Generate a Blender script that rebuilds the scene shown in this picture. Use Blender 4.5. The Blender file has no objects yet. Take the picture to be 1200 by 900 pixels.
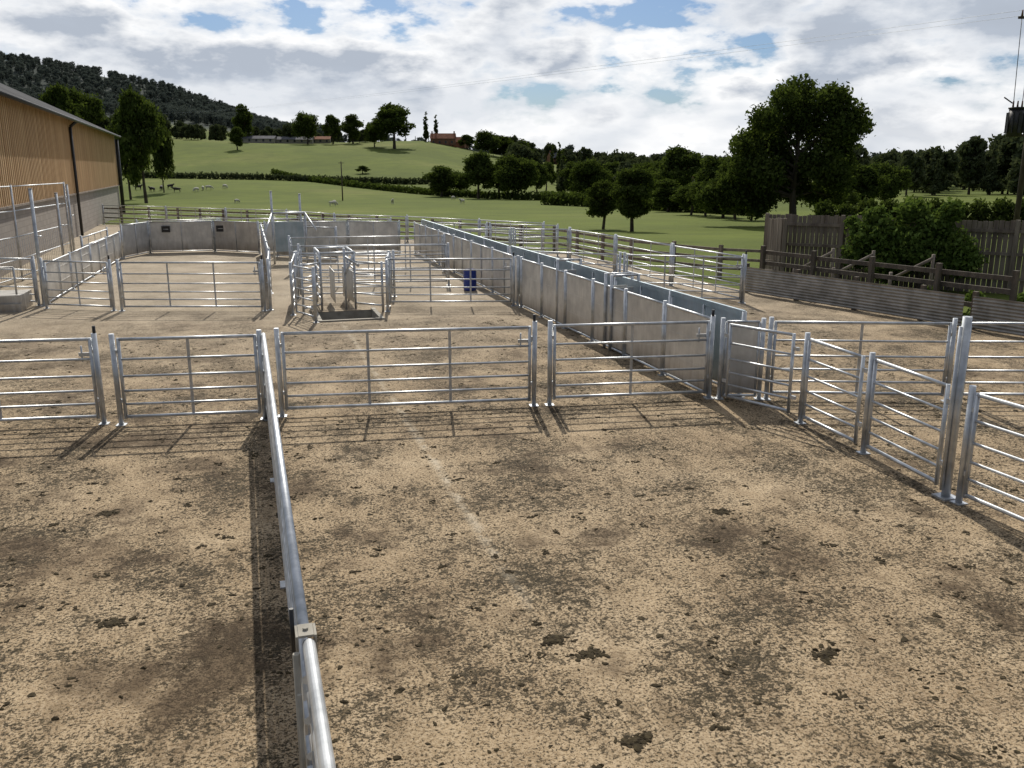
import bpy, math, random
import numpy as np
from mathutils import Vector, Matrix
random.seed(7); rng=np.random.default_rng(7)
scene=bpy.context.scene
H=3.5; PITCH=math.radians(13.7); YAW=math.radians(16.6)
S,C=math.sin(YAW),math.cos(YAW)

# ------------------------------------------------------------ image coordinate helpers
def elev(v):                      # image pixel row -> tangent of its elevation angle
    y=450-v
    return (y*math.cos(PITCH)-1037*math.sin(PITCH))/(1037*math.cos(PITCH)+y*math.sin(PITCH))
def col_to_world(u,f):                 # image pixel column + chosen depth -> world metres
    b=(u-600)/1067.0
    return f*(S+b*C), f*(C-b*S)
UC=np.array([-200,0,100,200,300,400,500,600,700,800,1000,1200,1400],float)
n=len(UC)
rows=[(0,[-.05]*n),(45,[-.05]*n),
 (62,[-.05]*6+[-.2,-.6,-.8,-.8,-.7,-.5,-.5]),(80,[-.6]*4+[-.8]*3+[-1.1]*6),(120,[-2.0]*n),(200,[-3.0]*n)]
def vr(f,vs): rows.append((f,[H+f*elev(v) for v in vs]))  # terrain heights worked out from image pixel rows at each depth
vr(300,[208,207,210,212,212,213,214,217,224,226,226,224,224])
vr(500,[165,165,165,163,165,165,166,186,205,210,212,210,210])
vr(700,[150,150,150,152,160,168,172,188,200,203,203,200,200])
vr(1000,[110,118,125,135,152,168,175,186,194,196,195,190,190])
vr(1300,[50,68,82,104,141,168,176,186,192,195,193,188,188])
vr(1700,[60,75,90,115,150,172,178,186,190,193,191,186,186])
vr(3800,[186]*n)
RF=np.array([r[0] for r in rows],float); RZ=np.array([r[1] for r in rows])
def terrain(x,y):
    f=x*S+y*C; r=x*C-y*S
    if f<20: return -.05
    u=600+1067*r/f
    u=min(max(u,-200),1400); f=min(f,3799)
    i=int(np.searchsorted(RF,f,side='right')-1); t=(f-RF[i])/(RF[i+1]-RF[i])
    if f>130: t=t*.5+.5*t*t*(3-2*t)
    za=np.interp(u,UC,RZ[i]); zb=np.interp(u,UC,RZ[i+1])
    z=za*(1-t)+zb*t
    if f>100:
        k=min((f-100)/300,1)
        z+=k*(1.0*math.sin(x*.021+1)*math.cos(y*.017)+.5*math.sin(x*.06+y*.03))
    return float(z)

# ------------------------------------------------------------ materials
def newmat(name):
    m=bpy.data.materials.new(name); m.use_nodes=True
    nt=m.node_tree; b=nt.nodes['Principled BSDF']; return m,nt,b
def node(nt,t,**k):
    nd=nt.nodes.new(t)
    for a,v in k.items(): setattr(nd,a,v)
    return nd
def noise(nt,vec,scale,detail=5,rough=.6):
    nd=node(nt,'ShaderNodeTexNoise'); nd.inputs['Scale'].default_value=scale
    nd.inputs['Detail'].default_value=detail; nd.inputs['Roughness'].default_value=rough
    if vec is not None: nt.links.new(vec,nd.inputs['Vector'])
    return nd.outputs['Fac']
def ramp(nt,fac,stops):
    r=node(nt,'ShaderNodeValToRGB'); e=r.color_ramp.elements
    while len(e)<len(stops): e.new(.5)
    for i,(p,c) in enumerate(stops):
        e[i].position=p; e[i].color=(c[0],c[1],c[2],1) if isinstance(c,(tuple,list)) else (c,c,c,1)
    nt.links.new(fac,r.inputs['Fac']); return r.outputs['Color']
def mix(nt,fac,a,b,mode='MIX'):
    m=node(nt,'ShaderNodeMix',data_type='RGBA',blend_type=mode)
    for sock,val in ((m.inputs[0],fac),(m.inputs[6],a),(m.inputs[7],b)):
        if isinstance(val,(int,float)): sock.default_value=val
        elif isinstance(val,(tuple,list)): sock.default_value=(val[0],val[1],val[2],1)
        else: nt.links.new(val,sock)
    return m.outputs[2]
def math_(nt,op,a,b=None,c=None,clamp=False):
    m=node(nt,'ShaderNodeMath',operation=op,use_clamp=clamp)
    for i,v in enumerate((a,b,c)):
        if v is None: continue
        if isinstance(v,(int,float)): m.inputs[i].default_value=v
        else: nt.links.new(v,m.inputs[i])
    return m.outputs[0]
def maprange(nt,v,a,b_,c,d):
    mr=node(nt,'ShaderNodeMapRange'); nt.links.new(v,mr.inputs[0])
    for i,x in enumerate((a,b_,c,d)): mr.inputs[i+1].default_value=x
    return mr.outputs[0]
def bump(nt,b,h,strength=.3,dist=.02):
    bp=node(nt,'ShaderNodeBump'); bp.inputs['Strength'].default_value=strength; bp.inputs['Distance'].default_value=dist
    nt.links.new(h,bp.inputs['Height']); nt.links.new(bp.outputs[0],b.inputs['Normal'])
def pos(nt): return node(nt,'ShaderNodeNewGeometry').outputs['Position']
def scaled(nt,vec,s,off=(0,0,0)):
    mp=node(nt,'ShaderNodeMapping'); mp.inputs['Scale'].default_value=s; mp.inputs['Location'].default_value=off
    nt.links.new(vec,mp.inputs['Vector']); return mp.outputs[0]

def simple(name,c1,c2,scale=3,rough=.6,metal=0,stretch=(1,1,1),bs=.2,bd=.01,spec=.5):
    m,nt,b=newmat(name); p=scaled(nt,pos(nt),stretch)
    f=noise(nt,p,scale,4)
    col=ramp(nt,f,[(.35,c1),(.68,c2)])
    nt.links.new(col,b.inputs['Base Color']); b.inputs['Roughness'].default_value=rough; b.inputs['Metallic'].default_value=metal
    b.inputs['Specular IOR Level'].default_value=spec
    if bs: bump(nt,b,f,bs,bd)
    return m
M={}
M['galv']=simple('galvanised_tube',(.42,.44,.46),(.66,.68,.70),6,.42,.7,bs=0)
def sheetmat(name,c1,c2,dirt):
    m,nt,b=newmat(name); p=pos(nt); sep=node(nt,'ShaderNodeSeparateXYZ'); nt.links.new(p,sep.inputs[0])
    f=noise(nt,p,2.0,4); streak=noise(nt,scaled(nt,p,(5,5,.5)),2.5,4,.6)
    col=ramp(nt,f,[(.35,c1),(.68,c2)]); col=mix(nt,ramp(nt,streak,[(.45,0.),(.75,.3)]),col,(.32,.30,.27))
    dz=maprange(nt,sep.outputs[2],.05,.5,dirt,0)
    col=mix(nt,math_(nt,'MULTIPLY',dz,math_(nt,'MULTIPLY_ADD',streak,1.2,.2)),col,(.25,.19,.12))
    nt.links.new(col,b.inputs['Base Color']); b.inputs['Roughness'].default_value=.42; b.inputs['Metallic'].default_value=.5
    return m
M['sheet']=sheetmat('galvanised_sheet',(.50,.50,.49),(.74,.73,.70),.75)
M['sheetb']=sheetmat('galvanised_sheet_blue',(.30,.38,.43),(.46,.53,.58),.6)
M['black']=simple('black_plastic',(.012,.012,.013),(.03,.03,.03),5,.5,bs=0)
M['blue']=simple('blue_plastic',(.01,.03,.22),(.015,.05,.32),5,.35,bs=0)
M['wood']=simple('weathered_wood',(.13,.10,.08),(.30,.25,.20),3,.85,0,(1.5,1.5,.25),.3)
M['wooddark']=simple('dark_wood',(.06,.048,.036),(.15,.12,.09),3,.85,0,(1.5,1.5,.4),.3)
M['bark']=simple('bark',(.04,.03,.022),(.11,.09,.065),3,.9,0,(1,1,.3),0)
M['roof']=simple('fibre_cement_roof',(.08,.08,.085),(.15,.15,.15),.6,1,spec=.05)
M['tile']=simple('roof_tile',(.17,.075,.045),(.26,.12,.075),.7,.9,bs=0,spec=.1)
M['brick']=simple('brick',(.20,.10,.07),(.28,.16,.11),.6,.9,bs=0,spec=.1)
M['slate']=simple('slate_roof',(.09,.09,.10),(.15,.15,.16),.6,.95,bs=0,spec=.1)
M['render']=simple('render_wall',(.25,.23,.2),(.36,.34,.3),.5,.85,bs=0)
M['glass']=simple('window_glass',(.02,.025,.03),(.04,.045,.05),1,.1,bs=0)
M['conc']=simple('concrete',(.26,.24,.20),(.40,.37,.31),4,.85)
M['water']=simple('dark_water',(.02,.018,.015),(.045,.04,.03),2,.35,bs=0)
M['clod']=simple('dung',(.024,.018,.010),(.070,.054,.028),30,.95,bs=0,spec=.15)
M['wool']=simple('wool',(.42,.4,.34),(.62,.6,.52),8,.95,bs=0)
M['darkhide']=simple('dark_hide',(.02,.016,.014),(.05,.04,.035),3,.8,bs=0)
M['porcelain']=simple('porcelain',(.12,.06,.04),(.16,.08,.05),3,.2,bs=0)

m,nt,b=newmat('timber_cladding'); p=pos(nt)
f=noise(nt,scaled(nt,p,(5,5,.35)),2.0,5,.65); g=noise(nt,scaled(nt,p,(.2,6.7,.02)),1.0,1)
c=mix(nt,ramp(nt,g,[(.35,.0),(.65,1.)]),(.48,.31,.16),(.70,.50,.29)); c=mix(nt,ramp(nt,f,[(.3,0.),(.75,.75)]),c,(.34,.22,.12))
nt.links.new(c,b.inputs['Base Color']); b.inputs['Roughness'].default_value=.85; b.inputs['Specular IOR Level'].default_value=.15; M['clad']=m
m,nt,b=newmat('concrete_block_wall'); p=pos(nt)
sep=node(nt,'ShaderNodeSeparateXYZ'); nt.links.new(p,sep.inputs[0]); cmb=node(nt,'ShaderNodeCombineXYZ')
nt.links.new(sep.outputs[1],cmb.inputs[0]); nt.links.new(sep.outputs[2],cmb.inputs[1])
br=node(nt,'ShaderNodeTexBrick'); nt.links.new(cmb.outputs[0],br.inputs[0]); br.inputs['Scale'].default_value=1
br.inputs['Brick Width'].default_value=.45; br.inputs['Row Height'].default_value=.225; br.inputs['Mortar Size'].default_value=.012
br.inputs['Color1'].default_value=(.28,.25,.225,1); br.inputs['Color2'].default_value=(.38,.34,.30,1); br.inputs['Mortar'].default_value=(.18,.165,.15,1)
c=mix(nt,noise(nt,p,.8,5),br.outputs[0],(.25,.215,.18)); nt.links.new(c,b.inputs['Base Color']); b.inputs['Roughness'].default_value=.9; M['block']=m
M['corr']=simple('corrugated_steel',(.20,.19,.17),(.38,.36,.33),2.5,.55,.35,bs=0)

# yard ground
m,nt,b=newmat('yard_concrete'); p=pos(nt)
sep=node(nt,'ShaderNodeSeparateXYZ'); nt.links.new(p,sep.inputs[0])
n1=noise(nt,p,.55,4,.6); n2=noise(nt,p,3.0,6,.72); n3=noise(nt,p,36,4,.8)
base=ramp(nt,n1,[(.3,(.29,.200,.110)),(.5,(.40,.292,.172)),(.7,(.49,.375,.238))])
base=mix(nt,ramp(nt,n2,[(.40,0.),(.66,.8)]),base,(.235,.160,.085))
base=mix(nt,ramp(nt,n3,[(.42,.0),(.66,.6)]),base,(.59,.475,.325))
base=mix(nt,ramp(nt,n3,[(.34,.8),(.47,0.)]),base,(.12,.084,.043))
farm=maprange(nt,sep.outputs[1],14,26,0,.65)
base=mix(nt,farm,base,mix(nt,n2,(.34,.29,.22),(.46,.41,.33)))
dens=maprange(nt,sep.outputs[1],13,24,1,.2)
patch=noise(nt,scaled(nt,p,(1,1,1),(13,5,0)),.9,4,.65)
wv=node(nt,'ShaderNodeMapping'); wv.inputs['Rotation'].default_value=(0,0,.35); wv.inputs['Scale'].default_value=(1.6,.55,1); nt.links.new(p,wv.inputs['Vector'])
smr=noise(nt,wv.outputs[0],2.6,6,.68)
smear=math_(nt,'MULTIPLY',ramp(nt,smr,[(.52,0.),(.66,.6)]),dens); base=mix(nt,smear,base,(.165,.115,.062))
def speck(sc,off,lo,hi,pw,amt,col,base,det=4,ro=.72):
    s=noise(nt,scaled(nt,p,(1,1,1),off),sc,det,ro); t=math_(nt,'MULTIPLY_ADD',patch,pw,s)
    k=math_(nt,'MULTIPLY',ramp(nt,t,[(lo,0.),(hi,1.)]),dens)
    return mix(nt,math_(nt,'MULTIPLY',k,amt),base,col),k
base,k1=speck(9,(3,9,0),.765,.80,.40,.85,(.115,.086,.046),base,6,.74)
base,k2=speck(19,(8,1,0),.740,.765,.35,.92,(.070,.054,.029),base)
base,k3=speck(44,(1,4,0),.695,.72,.30,.9,(.055,.043,.024),base,3)
st=noise(nt,scaled(nt,p,(1,1,1),(31,17,0)),.8,6,.66)
lw=maprange(nt,sep.outputs[0],-1.0,.8,.045,0)        # the left pen is damper
stm=math_(nt,'MULTIPLY',ramp(nt,math_(nt,'ADD',st,lw),[(.545,0.),(.66,.85)]),dens)
base=mix(nt,stm,base,(.095,.063,.034))
def joint(sock,off,period,w):
    a=math_(nt,'ADD',sock,off); a=math_(nt,'ADD',a,math_(nt,'MULTIPLY',n2,.22))
    a=math_(nt,'PINGPONG',a,period/2); return ramp(nt,a,[(0,1.),(w,0.)])
jx=joint(sep.outputs[0],-2.13,9.0,.08)
jf=maprange(nt,sep.outputs[1],5.5,8,0,1)
base=mix(nt,math_(nt,'MULTIPLY',math_(nt,'MULTIPLY',jx,jf),ramp(nt,n2,[(.44,.8),(.58,0.)])),base,(.55,.47,.35))
nt.links.new(base,b.inputs['Base Color']); b.inputs['Roughness'].default_value=.9; b.inputs['Specular IOR Level'].default_value=.25
hh=math_(nt,'ADD',math_(nt,'MULTIPLY',n3,.5),math_(nt,'ADD',math_(nt,'MULTIPLY',k1,.5),math_(nt,'ADD',k2,k3))); bump(nt,b,hh,.9,.02)
M['yard']=m

# grass terrain
m,nt,b=newmat('grass_land'); p=pos(nt)
a=node(nt,'ShaderNodeAttribute',attribute_name='forest')
n1=noise(nt,p,.012,4,.6); n2=noise(nt,p,.12,6,.75); n3=noise(nt,p,3,5,.7)
c=ramp(nt,n1,[(.35,(.082,.110,.024)),(.52,(.125,.158,.032)),(.68,(.185,.192,.060))])
c=mix(nt,ramp(nt,n2,[(.38,0.),(.68,.7)]),c,(.062,.084,.024)); c=mix(nt,ramp(nt,n3,[(.3,0.),(.75,.4)]),c,(.14,.155,.052))
fc=mix(nt,noise(nt,p,.06,5,.7),(.040,.050,.047),(.075,.088,.075))  # wooded ground in blue-grey, haze painted in to match the hill trees
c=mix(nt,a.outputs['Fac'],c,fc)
nt.links.new(c,b.inputs['Base Color']); b.inputs['Roughness'].default_value=.95; b.inputs['Specular IOR Level'].default_value=.05
bump(nt,b,n3,.5,.15); M['grass']=m

def leafmat(name,c1,c2,c3,scale,tl=.3,tc_=(.09,.13,.01)):
    m=bpy.data.materials.new(name); m.use_nodes=True; nt=m.node_tree; nt.nodes.clear()
    out=node(nt,'ShaderNodeOutputMaterial'); g=node(nt,'ShaderNodeNewGeometry'); oi=node(nt,'ShaderNodeObjectInfo')
    n1=noise(nt,g.outputs['Position'],scale,2,.6)
    t=math_(nt,'MULTIPLY_ADD',g.outputs['Random Per Island'],.5,math_(nt,'MULTIPLY',n1,.7))
    col=ramp(nt,t,[(.25,c1),(.55,c2),(.85,c3)])
    col=mix(nt,math_(nt,'MULTIPLY',oi.outputs['Random'],.4),col,c1)
    d=node(nt,'ShaderNodeBsdfDiffuse'); nt.links.new(col,d.inputs[0])
    if tl:
        tr=node(nt,'ShaderNodeBsdfTranslucent'); ms=node(nt,'ShaderNodeMixShader')
        nt.links.new(mix(nt,.5,col,tc_),tr.inputs[0]); ms.inputs[0].default_value=tl
        nt.links.new(d.outputs[0],ms.inputs[1]); nt.links.new(tr.outputs[0],ms.inputs[2]); nt.links.new(ms.outputs[0],out.inputs[0])
    else: nt.links.new(d.outputs[0],out.inputs[0])
    return m
M['leaf']=leafmat('foliage',(.026,.038,.012),(.055,.080,.022),(.10,.125,.038),.8,.35)
M['leaffar_haze']=leafmat('foliage_far_haze',(.040,.054,.028),(.066,.084,.040),(.10,.115,.06),.1,.25,(.09,.11,.03))  # lighter, bluer greens: distance haze painted into the leaf colour
M['leafhill_haze']=leafmat('foliage_hill_haze',(.075,.092,.088),(.095,.115,.102),(.12,.135,.11),.02,.25,(.10,.12,.09))  # pale blue-grey leaves, aerial haze over the hill baked into the tint
M['ivy']=leafmat('ivy_leaf',(.045,.075,.018),(.09,.14,.035),(.15,.21,.055),1.5,.3,(.14,.2,.02))

# ------------------------------------------------------------ mesh builder
class B:
    def __init__(s): s.v=[];s.f=[];s.m=[];s.s=[]
    def tube(s,p,q,r,r2=None,n=8,mi=0,cap=True):
        p=Vector(p);q=Vector(q);r2=r if r2 is None else r2
        d=(q-p); 
        if d.length<1e-6:return
        d.normalize(); a=d.orthogonal().normalized(); c=d.cross(a); i0=len(s.v)
        for k in range(n):
            t=2*math.pi*k/n; o=a*math.cos(t)+c*math.sin(t)
            s.v.append(p+o*r); s.v.append(q+o*r2)
        for k in range(n):
            a0=i0+2*k;b0=i0+2*((k+1)%n); s.f.append((a0,b0,b0+1,a0+1)); s.m.append(mi); s.s.append(True)
        if cap:
            s.f.append(tuple(i0+2*k for k in range(n))[::-1]); s.m.append(mi); s.s.append(False)
            s.f.append(tuple(i0+2*k+1 for k in range(n))); s.m.append(mi); s.s.append(False)
    def box(s,c,dx,dy,dz,ang=0,mi=0,tilt=None):
        c=Vector(c);R=Matrix.Rotation(ang,3,'Z')
        if tilt is not None: R=R@tilt
        i0=len(s.v)
        for sx in(-1,1):
            for sy in(-1,1):
                for sz in(-1,1): s.v.append(c+R@Vector((sx*dx/2,sy*dy/2,sz*dz/2)))
        for f in((0,1,3,2),(4,6,7,5),(0,4,5,1),(2,3,7,6),(0,2,6,4),(1,5,7,3)):
            s.f.append(tuple(i0+k for k in f)); s.m.append(mi); s.s.append(False)
    def poly(s,pts,mi=0):
        i0=len(s.v); s.v+= [Vector(p) for p in pts]; s.f.append(tuple(range(i0,i0+len(pts)))); s.m.append(mi); s.s.append(False)
    def obj(s,name,mats,parent=None):
        me=bpy.data.meshes.new(name); me.from_pydata([tuple(v) for v in s.v],[],s.f)
        for mm in mats: me.materials.append(M[mm])
        me.polygons.foreach_set('material_index',s.m); me.polygons.foreach_set('use_smooth',s.s); me.update()
        o=bpy.data.objects.new(name,me); scene.collection.objects.link(o)
        if parent: o.parent=parent
        return o
def V2(p,z=0): return Vector((p[0],p[1],z))

RZ_=[.12,.30,.49,.70,.94,1.22]
def gate(name,p,q,zs=RZ_,nv=None,r=.020,posts=(True,True),ph=1.30,off=.07,latch=False):
    b=B(); P=V2(p);Q=V2(q); d=(Q-P); L=d.length; d.normalize()
    a=P+d*off; c=Q-d*off; dz=random.uniform(-.015,.02)
    for i,z in enumerate(zs):
        rr=r*1.15 if i in(0,len(zs)-1) else r*.85
        b.tube(a+Vector((0,0,z)),c+Vector((0,0,z+dz)),rr)
    for e,k in ((a,0),(c,dz)): b.tube(e+Vector((0,0,zs[0]-.03+k)),e+Vector((0,0,zs[-1]+.02+k)),r*1.2)
    if nv is None: nv=max(1,int(round(L/1.25))-1)
    nrm=Vector((-d.y,d.x,0))
    for k in range(1,nv+1):
        m_=a.lerp(c,k/(nv+1)); b.box(m_+nrm*.012+Vector((0,0,(zs[0]+zs[-1])/2)),.04,.012,zs[-1]-zs[0],math.atan2(d.y,d.x))
    for k,e in ((0,P),(1,Q)):
        s_=1 if k==0 else -1
        for z in (.35,1.05): b.box(e+d*s_*off*.5+Vector((0,0,z)),off+.03,.03,.05,math.atan2(d.y,d.x))
        if posts[k]:
            b.tube(e+Vector((0,0,-.02)),e+Vector((random.uniform(-.01,.01),random.uniform(-.01,.01),ph)),.036,n=10)
            b.box(e+Vector((0,0,.006)),.13,.13,.012,math.atan2(d.y,d.x))
    if latch:
        b.tube(Q+Vector((0,0,ph-.05)),Q+Vector((0,0,ph+.10)),.022,mi=1)
        b.box(Q-d*.13+nrm*.03+Vector((0,0,1.0)),.22,.02,.05,math.atan2(d.y,d.x))
        b.tube(Q-d*.2+nrm*.03+Vector((0,0,.9)),Q-d*.2+nrm*.03+Vector((0,0,1.12)),.012)
    return b.obj(name,['galv','black'])
def sheeted(name,p,q,h=1.25,step=2.4,mat='sheet',gate_at=(),top=None):
    b=B(); P=V2(p);Q=V2(q); d=(Q-P); L=d.length; d.normalize(); ang=math.atan2(d.y,d.x); k=max(1,round(L/step))
    nrm=Vector((-d.y,d.x,0))
    for i in range(k+1):
        e=P+d*(L*i/k); b.tube(e+Vector((0,0,-.02)),e+Vector((0,0,h+.06)),.036,n=10,mi=0); b.box(e+Vector((0,0,.007)),.13,.13,.014,ang,0)
    for i in range(k):
        a=P+d*(L*i/k+.06); c=P+d*(L*(i+1)/k-.06); mid=(a+c)/2; w=(c-a).length
        b.box(mid+Vector((0,0,(h+.08)/2)),w-.02,.004,h-.12,ang+random.uniform(-.004,.004),1)
        for z in (.06,h): b.tube(a+Vector((0,0,z)),c+Vector((0,0,z)),.022)
        for e in (a,c): b.tube(e+Vector((0,0,.06)),e+Vector((0,0,h)),.02)
        if w>1.6:
            b.tube(mid+nrm*.02+Vector((0,0,.06)),mid+nrm*.02+Vector((0,0,h)),.014); b.tube(mid-nrm*.02+Vector((0,0,.06)),mid-nrm*.02+Vector((0,0,h)),.014)
        for z in (.42,.82): b.box(mid+Vector((0,0,z)),w-.04,.012,.02,ang,1)
    if top: b.box(P+d*L/2+Vector((0,0,h+.03)),L,.05,.09,ang,2)
    return b.obj(name,['galv',mat,'sheetb'])

# ------------------------------------------------------------ terrain + yard
PIT=(1.60,2.95,20.95,22.45)      # sunken pit in the handling area (x0,x1,y0,y1)
angs=list(np.radians(np.concatenate([np.arange(-62,62,.6),np.arange(62,298,5)])))
radii=[.5]+list(np.geomspace(4,60,24))+list(np.geomspace(63,3700,130))
na=len(angs); vs=[(0,0,-.05)]; fo=[0.]
for rr in radii:
    for a in angs:
        x=rr*math.sin(a+YAW); y=rr*math.cos(a+YAW); z=terrain(x,y)
        if -7<x<11 and 3<y<40: z-=1.2      # excavated under the concrete slab
        vs.append((x,y,z))
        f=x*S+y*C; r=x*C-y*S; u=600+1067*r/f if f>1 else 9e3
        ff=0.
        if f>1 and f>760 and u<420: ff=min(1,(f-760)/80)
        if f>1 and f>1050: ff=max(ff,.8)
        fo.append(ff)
fs=[]
for k in range(na): fs.append((0,1+(k+1)%na,1+k))
for j in range(len(radii)-1):
    o=1+j*na
    for k in range(na):
        k2=(k+1)%na; fs.append((o+k,o+k2,o+na+k2,o+na+k))
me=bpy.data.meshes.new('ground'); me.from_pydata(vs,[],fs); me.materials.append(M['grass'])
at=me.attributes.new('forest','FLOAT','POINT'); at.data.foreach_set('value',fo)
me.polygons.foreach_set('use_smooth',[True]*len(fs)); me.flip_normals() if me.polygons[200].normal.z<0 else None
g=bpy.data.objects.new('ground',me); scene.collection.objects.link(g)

x0,x1,y0,y1_=PIT
b=B()
# slab outline split so that the pit is a real opening
b.poly([(-14,-12,0),(22,-12,0),(18.2,6,0),(15.6,15.9,0),(14.37,y0,0),(x1,y0,0),(x0,y0,0),(-11.8,y0,0)])
b.poly([(-11.8,y0,0),(x0,y0,0),(x0,y1_,0),(-11.6,y1_,0)])
b.poly([(x1,y0,0),(14.37,y0,0),(14.04,y1_,0),(x1,y1_,0)])
b.poly([(-11.6,y1_,0),(x0,y1_,0),(x1,y1_,0),(14.04,y1_,0),(14.0,22.6,0),(13.4,34,0),(5.5,49.5,0),(-4,60,0),(-11,64,0),(-11,30,0)])
yard=b.obj('yard_pavement',['yard'])
b=B()
b.box(((x0+x1)/2,(y0+y1_)/2,-.75),x1-x0+.3,y1_-y0+.3,.08,mi=1)
b.box((x0-.08,(y0+y1_)/2,-.36),.15,y1_-y0+.3,.70); b.box((x1+.08,(y0+y1_)/2,-.36),.15,y1_-y0+.3,.70)
b.box(((x0+x1)/2,y0-.08,-.36),x1-x0,.15,.70); b.box(((x0+x1)/2,y1_+.08,-.36),x1-x0,.15,.70)
for k in range(3): b.box(((x0+x1)/2+.3,y1_-.12-.2*k,-.60+.14*(2-k)*.9),.6,.2,.06)
for (cx,cy,dx,dy) in ((x0-.05,(y0+y1_)/2,.10,y1_-y0+.2),(x1+.05,(y0+y1_)/2,.10,y1_-y0+.2),((x0+x1)/2,y0-.05,x1-x0,.10)): b.box((cx,cy,.018),dx,dy,.036)
b.obj('concrete_pit',['conc','water'])

def clods():
    import bmesh
    bm=bmesh.new(); bmesh.ops.create_icosphere(bm,subdivisions=1,radius=1); base=np.array([v.co[:] for v in bm.verts]); tri=np.array([[v.index for v in f.verts] for f in bm.faces]); bm.free()
    allv=[];allf=[]; nb=len(base); items=[]
    cl=rng.uniform([-6,1.5],[12,20],(300,2))
    for i in range(9500):
        c=cl[rng.integers(300)]+rng.normal(0,.5,2) if i%2 else rng.uniform([-7,1.2],[12,21])
        items.append((c,min(float(rng.lognormal(-4.8,.5)),.022),.5))
    for k in range(850):           # small trodden, crumbly pats
        c0=rng.uniform([-6.5,1.5],[12,20]); sp_=rng.uniform(.010,.035); n_=int(rng.uniform(4,15)); el=rng.uniform(.6,1.8,2)
        for j in range(n_): items.append((c0+rng.normal(0,sp_,2)*el,float(rng.uniform(.006,.019)),.55))
    for x,y in [(2.05,5.75),(2.25,5.5),(2.15,4.45),(-1.55,9.5),(3.9,5.0),(-1.2,7),(4.6,7.7)]:
        for j in range(80): items.append((np.array([x,y])+rng.normal(0,.035,2)*[1.5,.9],float(rng.uniform(.006,.024)),.5))
    for i,(c,s,fl) in enumerate(items):
        if x0-.1<c[0]<x1+.1 and y0-.1<c[1]<y1_+.1: continue
        v=base*(1+rng.uniform(-.5,.5,(nb,1)))*np.array([s*rng.uniform(.8,2.0),s*rng.uniform(.6,1.3),s*rng.uniform(.2,fl)])
        a=rng.uniform(0,6.28); ca,sa=math.cos(a),math.sin(a); v[:,:2]=v[:,:2]@np.array([[ca,-sa],[sa,ca]])
        v+=np.array([c[0],c[1],s*.1]); allf.append(tri+len(allv)*nb); allv.append(v)
    v=np.concatenate(allv);f=np.concatenate(allf)
    me=bpy.data.meshes.new('dung_clods'); me.from_pydata(v.tolist(),[],f.tolist()); me.materials.append(M['clod'])
    o=bpy.data.objects.new('dung_clods',me); scene.collection.objects.link(o)
clods()

# ------------------------------------------------------------ pens: near cross fence
def y1(x): return 12.85-.13*x
G_='steel_gate'
gate(G_,(-6.0,y1(-6.0)),(-2.08,y1(-2.08)),latch=True,nv=2)
gate(G_,(-1.84,y1(-1.84)-.1),(.10,y1(.1)-.1),nv=1)
gate(G_,(.34,y1(.34)),(4.02,y1(4.02)),nv=2,latch=True)
gate(G_,(4.26,y1(4.26)),(6.78,y1(6.78)),nv=1,latch=True)
def rail_run(name,p,q,posts_t,zs=RZ_,r=.026):
    b=B(); P=V2(p);Q=V2(q); d=(Q-P).normalized()
    for i,z in enumerate(zs): b.tube(P+Vector((0,0,z)),Q+Vector((0,0,z)),r if i==len(zs)-1 else r*.85,n=16)
    for t in posts_t:
        e=P.lerp(Q,t); b.tube(e+Vector((-.0,0,-.02)),e+Vector((0,0,zs[-1]-.03)),.022,n=12)
        b.box(e+Vector((0,0,.006)),.13,.13,.012)
    return b.obj(name,['galv','black'])
rail_run('steel_fence_panel',(.15,4.2),(.15,12.78),(.02,.36,.68,.99),r=.030)
rail_run('steel_fence_panel',(.185,-2.5),(.165,4.06),(.15,.5,.98),r=.032)
b=B(); b.box((.155,4.13,1.257),.075,.12,.012); b.box((.20,4.13,1.20),.012,.12,.12); b.box((.11,4.13,1.20),.012,.12,.12)
b.tube((.095,4.24,1.0),(.095,4.24,1.33),.012,mi=1); b.tube((.155,4.13,1.258),(.155,4.13,1.275),.014)
b.tube((.10,4.02,.15),(.10,4.02,1.2),.018); b.tube((.10,3.9,.15),(.10,3.9,1.05),.012)
b.obj('gate_latch_bracket',['conc','black'])

# right-hand side fence towards viewer
gate(G_,(6.86,11.7),(7.28,10.45),nv=0,off=.09,posts=(False,False))
gate(G_,(7.33,10.35),(7.30,9.05),nv=0,posts=(True,False))
gate(G_,(7.30,8.95),(7.18,7.5),nv=0,posts=(True,False))
gate(G_,(7.16,7.2),(7.25,4.3),nv=1)
gate(G_,(7.25,4.2),(7.3,1.2),nv=1)
b=B(); b.tube((7.15,7.38,-.02),(7.15,7.38,2.0),.048,n=14); b.box((7.15,7.38,.01),.2,.2,.02); b.tube((7.08,7.38,.1),(7.08,7.38,1.9),.02); b.obj('steel_post',['galv'])
sheeted('sheeted_race_gate',(6.92,11.9),(7.5,11.7),h=1.22,step=.6)
gate(G_,(7.6,11.65),(10.2,10.75),nv=1); gate(G_,(10.35,10.7),(13.2,9.75),nv=2); gate(G_,(13.3,9.7),(16.2,8.75),nv=2)

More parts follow.
